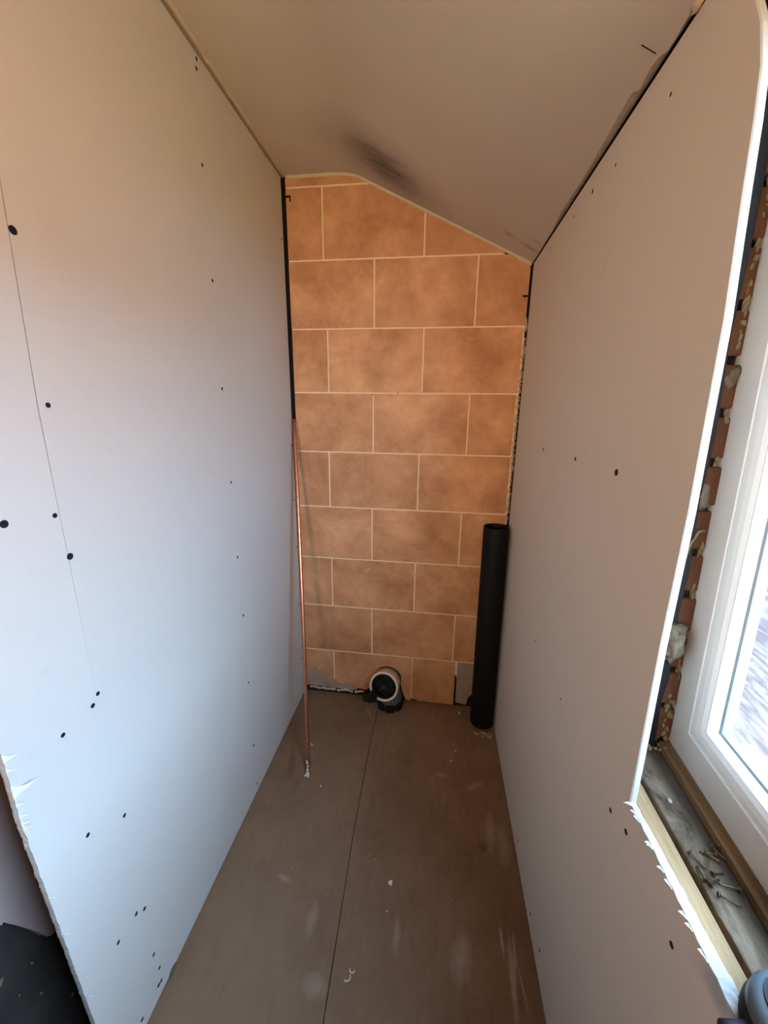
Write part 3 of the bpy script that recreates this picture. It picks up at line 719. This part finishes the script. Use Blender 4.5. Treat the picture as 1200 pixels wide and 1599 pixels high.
for i, (hd, tp, lift, lb) in enumerate(SC):
    if i == 0: o = proto; 
    else:
        o = proto.copy(); COL.objects.link(o)
        for c in proto.children:
            d = c.copy(); COL.objects.link(d); d.parent = o
    o.name = 'wood_screw'
    hx, tx = Vector((*hd, 0)), Vector((*tp, 0)); dv = hx-tx; L = max(dv.length, .018); s = L/.0262
    zt_, zh_ = .8545, .8560
    o.location = (tp[0], tp[1], zt_+.0012+lift*.3)
    el = math.asin(min(.5, (.0022+lift)/L))
    o.rotation_euler = (0, -el, math.atan2(dv.y, dv.x)); o.scale = (s, 1, 1)
    o['label'] = lb; o['category'] = 'screw'; o['group'] = 'loose screws on the window sill'

# crumbs on the floor
CR = [((-.083,-.808), .0085, 'white plaster crumb lying alone in the middle of the floor'), ((-.492,-.331), .0065, 'pale sliver of plaster just behind the foot of the copper pipe'),
      ((-.396,-.518), .0045, 'small pale crumb in front of the copper pipe foot, to its right'), ((-.161,-1.020), .0065, 'curled plaster shaving close to the floor joint, farther of the near pair'),
      ((-.170,-1.036), .0075, 'curled plaster shaving close to the floor joint, nearest the viewer'), ((.122,-.325), .004, 'small crumb left of and in front of the black pipe'),
      ((.143,-.273), .0035, 'tiny crumb between floor joint and black pipe'), ((-.085,-.88), .003, 'tiny crumb just in front of the lone white crumb'),
      ((.305,-.175), .004, 'small pale crumb against the right board beside the black pipe'), ((.17,-.045), .0055, 'small pale crumb on the floor under the cut last tile')]
for i, ((x, y), r_, lb) in enumerate(CR):
    bm = bmesh.new()
    if 'curled' in lb:
        tube(bm, [Vector((r_*1.1*math.cos(t), r_*.8*math.sin(t), .002+.0015*t)) for t in [q*.5 for q in range(8)]], .0016, 6)
    elif 'sliver' in lb: lump((0, 0, .002), (r_*.5, r_*1.6, .0025), i, .4, 1, bm)
    else: lump((0, 0, r_*.5), (r_*.8, r_*.8, r_*.7), i, .5, 2, bm, 2.0)
    o = obj('plaster_crumb', bm, CHIP, None, loc=(x, y, 0)); o.rotation_euler = (0, 0, i*.9); tag(o, lb, 'crumb', 'plaster crumbs on the floor')
bm = bmesh.new()
for i in range(90):
    x = random.uniform(-.58, .31); y = -abs(random.gauss(0, .5))-.03
    if y < -1.4: continue
    r_ = random.uniform(.0006, .0015); lump((x, y, r_*.4), (r_, r_, r_*.6), i, .5, 1, bm)
o = obj('floor_grit', bm, CHIP); tag(o, 'fine pale grit scattered over the brown floor', 'grit', kind='stuff')
bm = bmesh.new()
for i in range(16):
    r_ = random.uniform(.0004, .0009); lump((random.uniform(.373, .428), random.uniform(-1.5, -1.05), .854), (r_, r_, r_*.7), i, .5, 1, bm)
o = obj('sill_grit', bm, CEMENT); tag(o, 'fine pale grit scattered over the window sill', 'grit', kind='stuff')
tag(obj('plaster_crumb', lump((0, 0, .002), (.0035, .0045, .003), 3, .5, 1), CEMENT, None, loc=(.391, -1.165, .853)), 'small pinkish crumb on the far half of the sill', 'crumb', 'plaster crumbs on the sill')

# power tool on the near end of the sill
pt = empty('power_tool', (.3665, -1.4215, .8565)); tag(pt, 'grey-blue round-bodied power tool on the near end of the window sill', 'power tool')
def L(prof, nm, mat, lab=None, M=Matrix()):
    o = obj(nm, lathe(bmesh.new(), prof, M, 48), mat, pt, smooth=True)
    m = o.modifiers.new('es', 'EDGE_SPLIT'); m.split_angle = R(50)
    if lab: tag(o, lab)
L([(.036, 0), (.0405, .002), (.0415, .010), (.0415, .020), (.040, .024)], 'collar', RUBBER, 'black rubber collar')
L([(.0385, .022), (.0395, .026), (.0385, .038), (.034, .045), (.028, .047), (.020, .047)], 'housing', TOOLG)
L([(.0300, .040), (.0295, .0485)], 'groove', RUBBER, 'black groove')
L([(.0245, .0485), (.0250, .052), (.0235, .056), (.016, .058), (.001, .0585)], 'end_cap', TOOLG)
bm = bmesh.new(); tube(bm, [(-.038, .000, .0125), (-.0585, -.004, .0125), (-.064, -.020, .0125), (-.060, -.060, .0125), (-.050, -.085, .0125)], [.009, .0120, .0125, .0125, .011], 20)
tag(obj('grip', bm, TOOLP, pt, smooth=True), 'dark purple rounded grip')
bm = bmesh.new(); tube(bm, [(-.025, -.030, .0125), (-.058, -.048, .0125)], [.008, .008], 16); obj('grip_bracket', bm, RUBBER, pt, smooth=True)

bpy.context.view_layer.update()
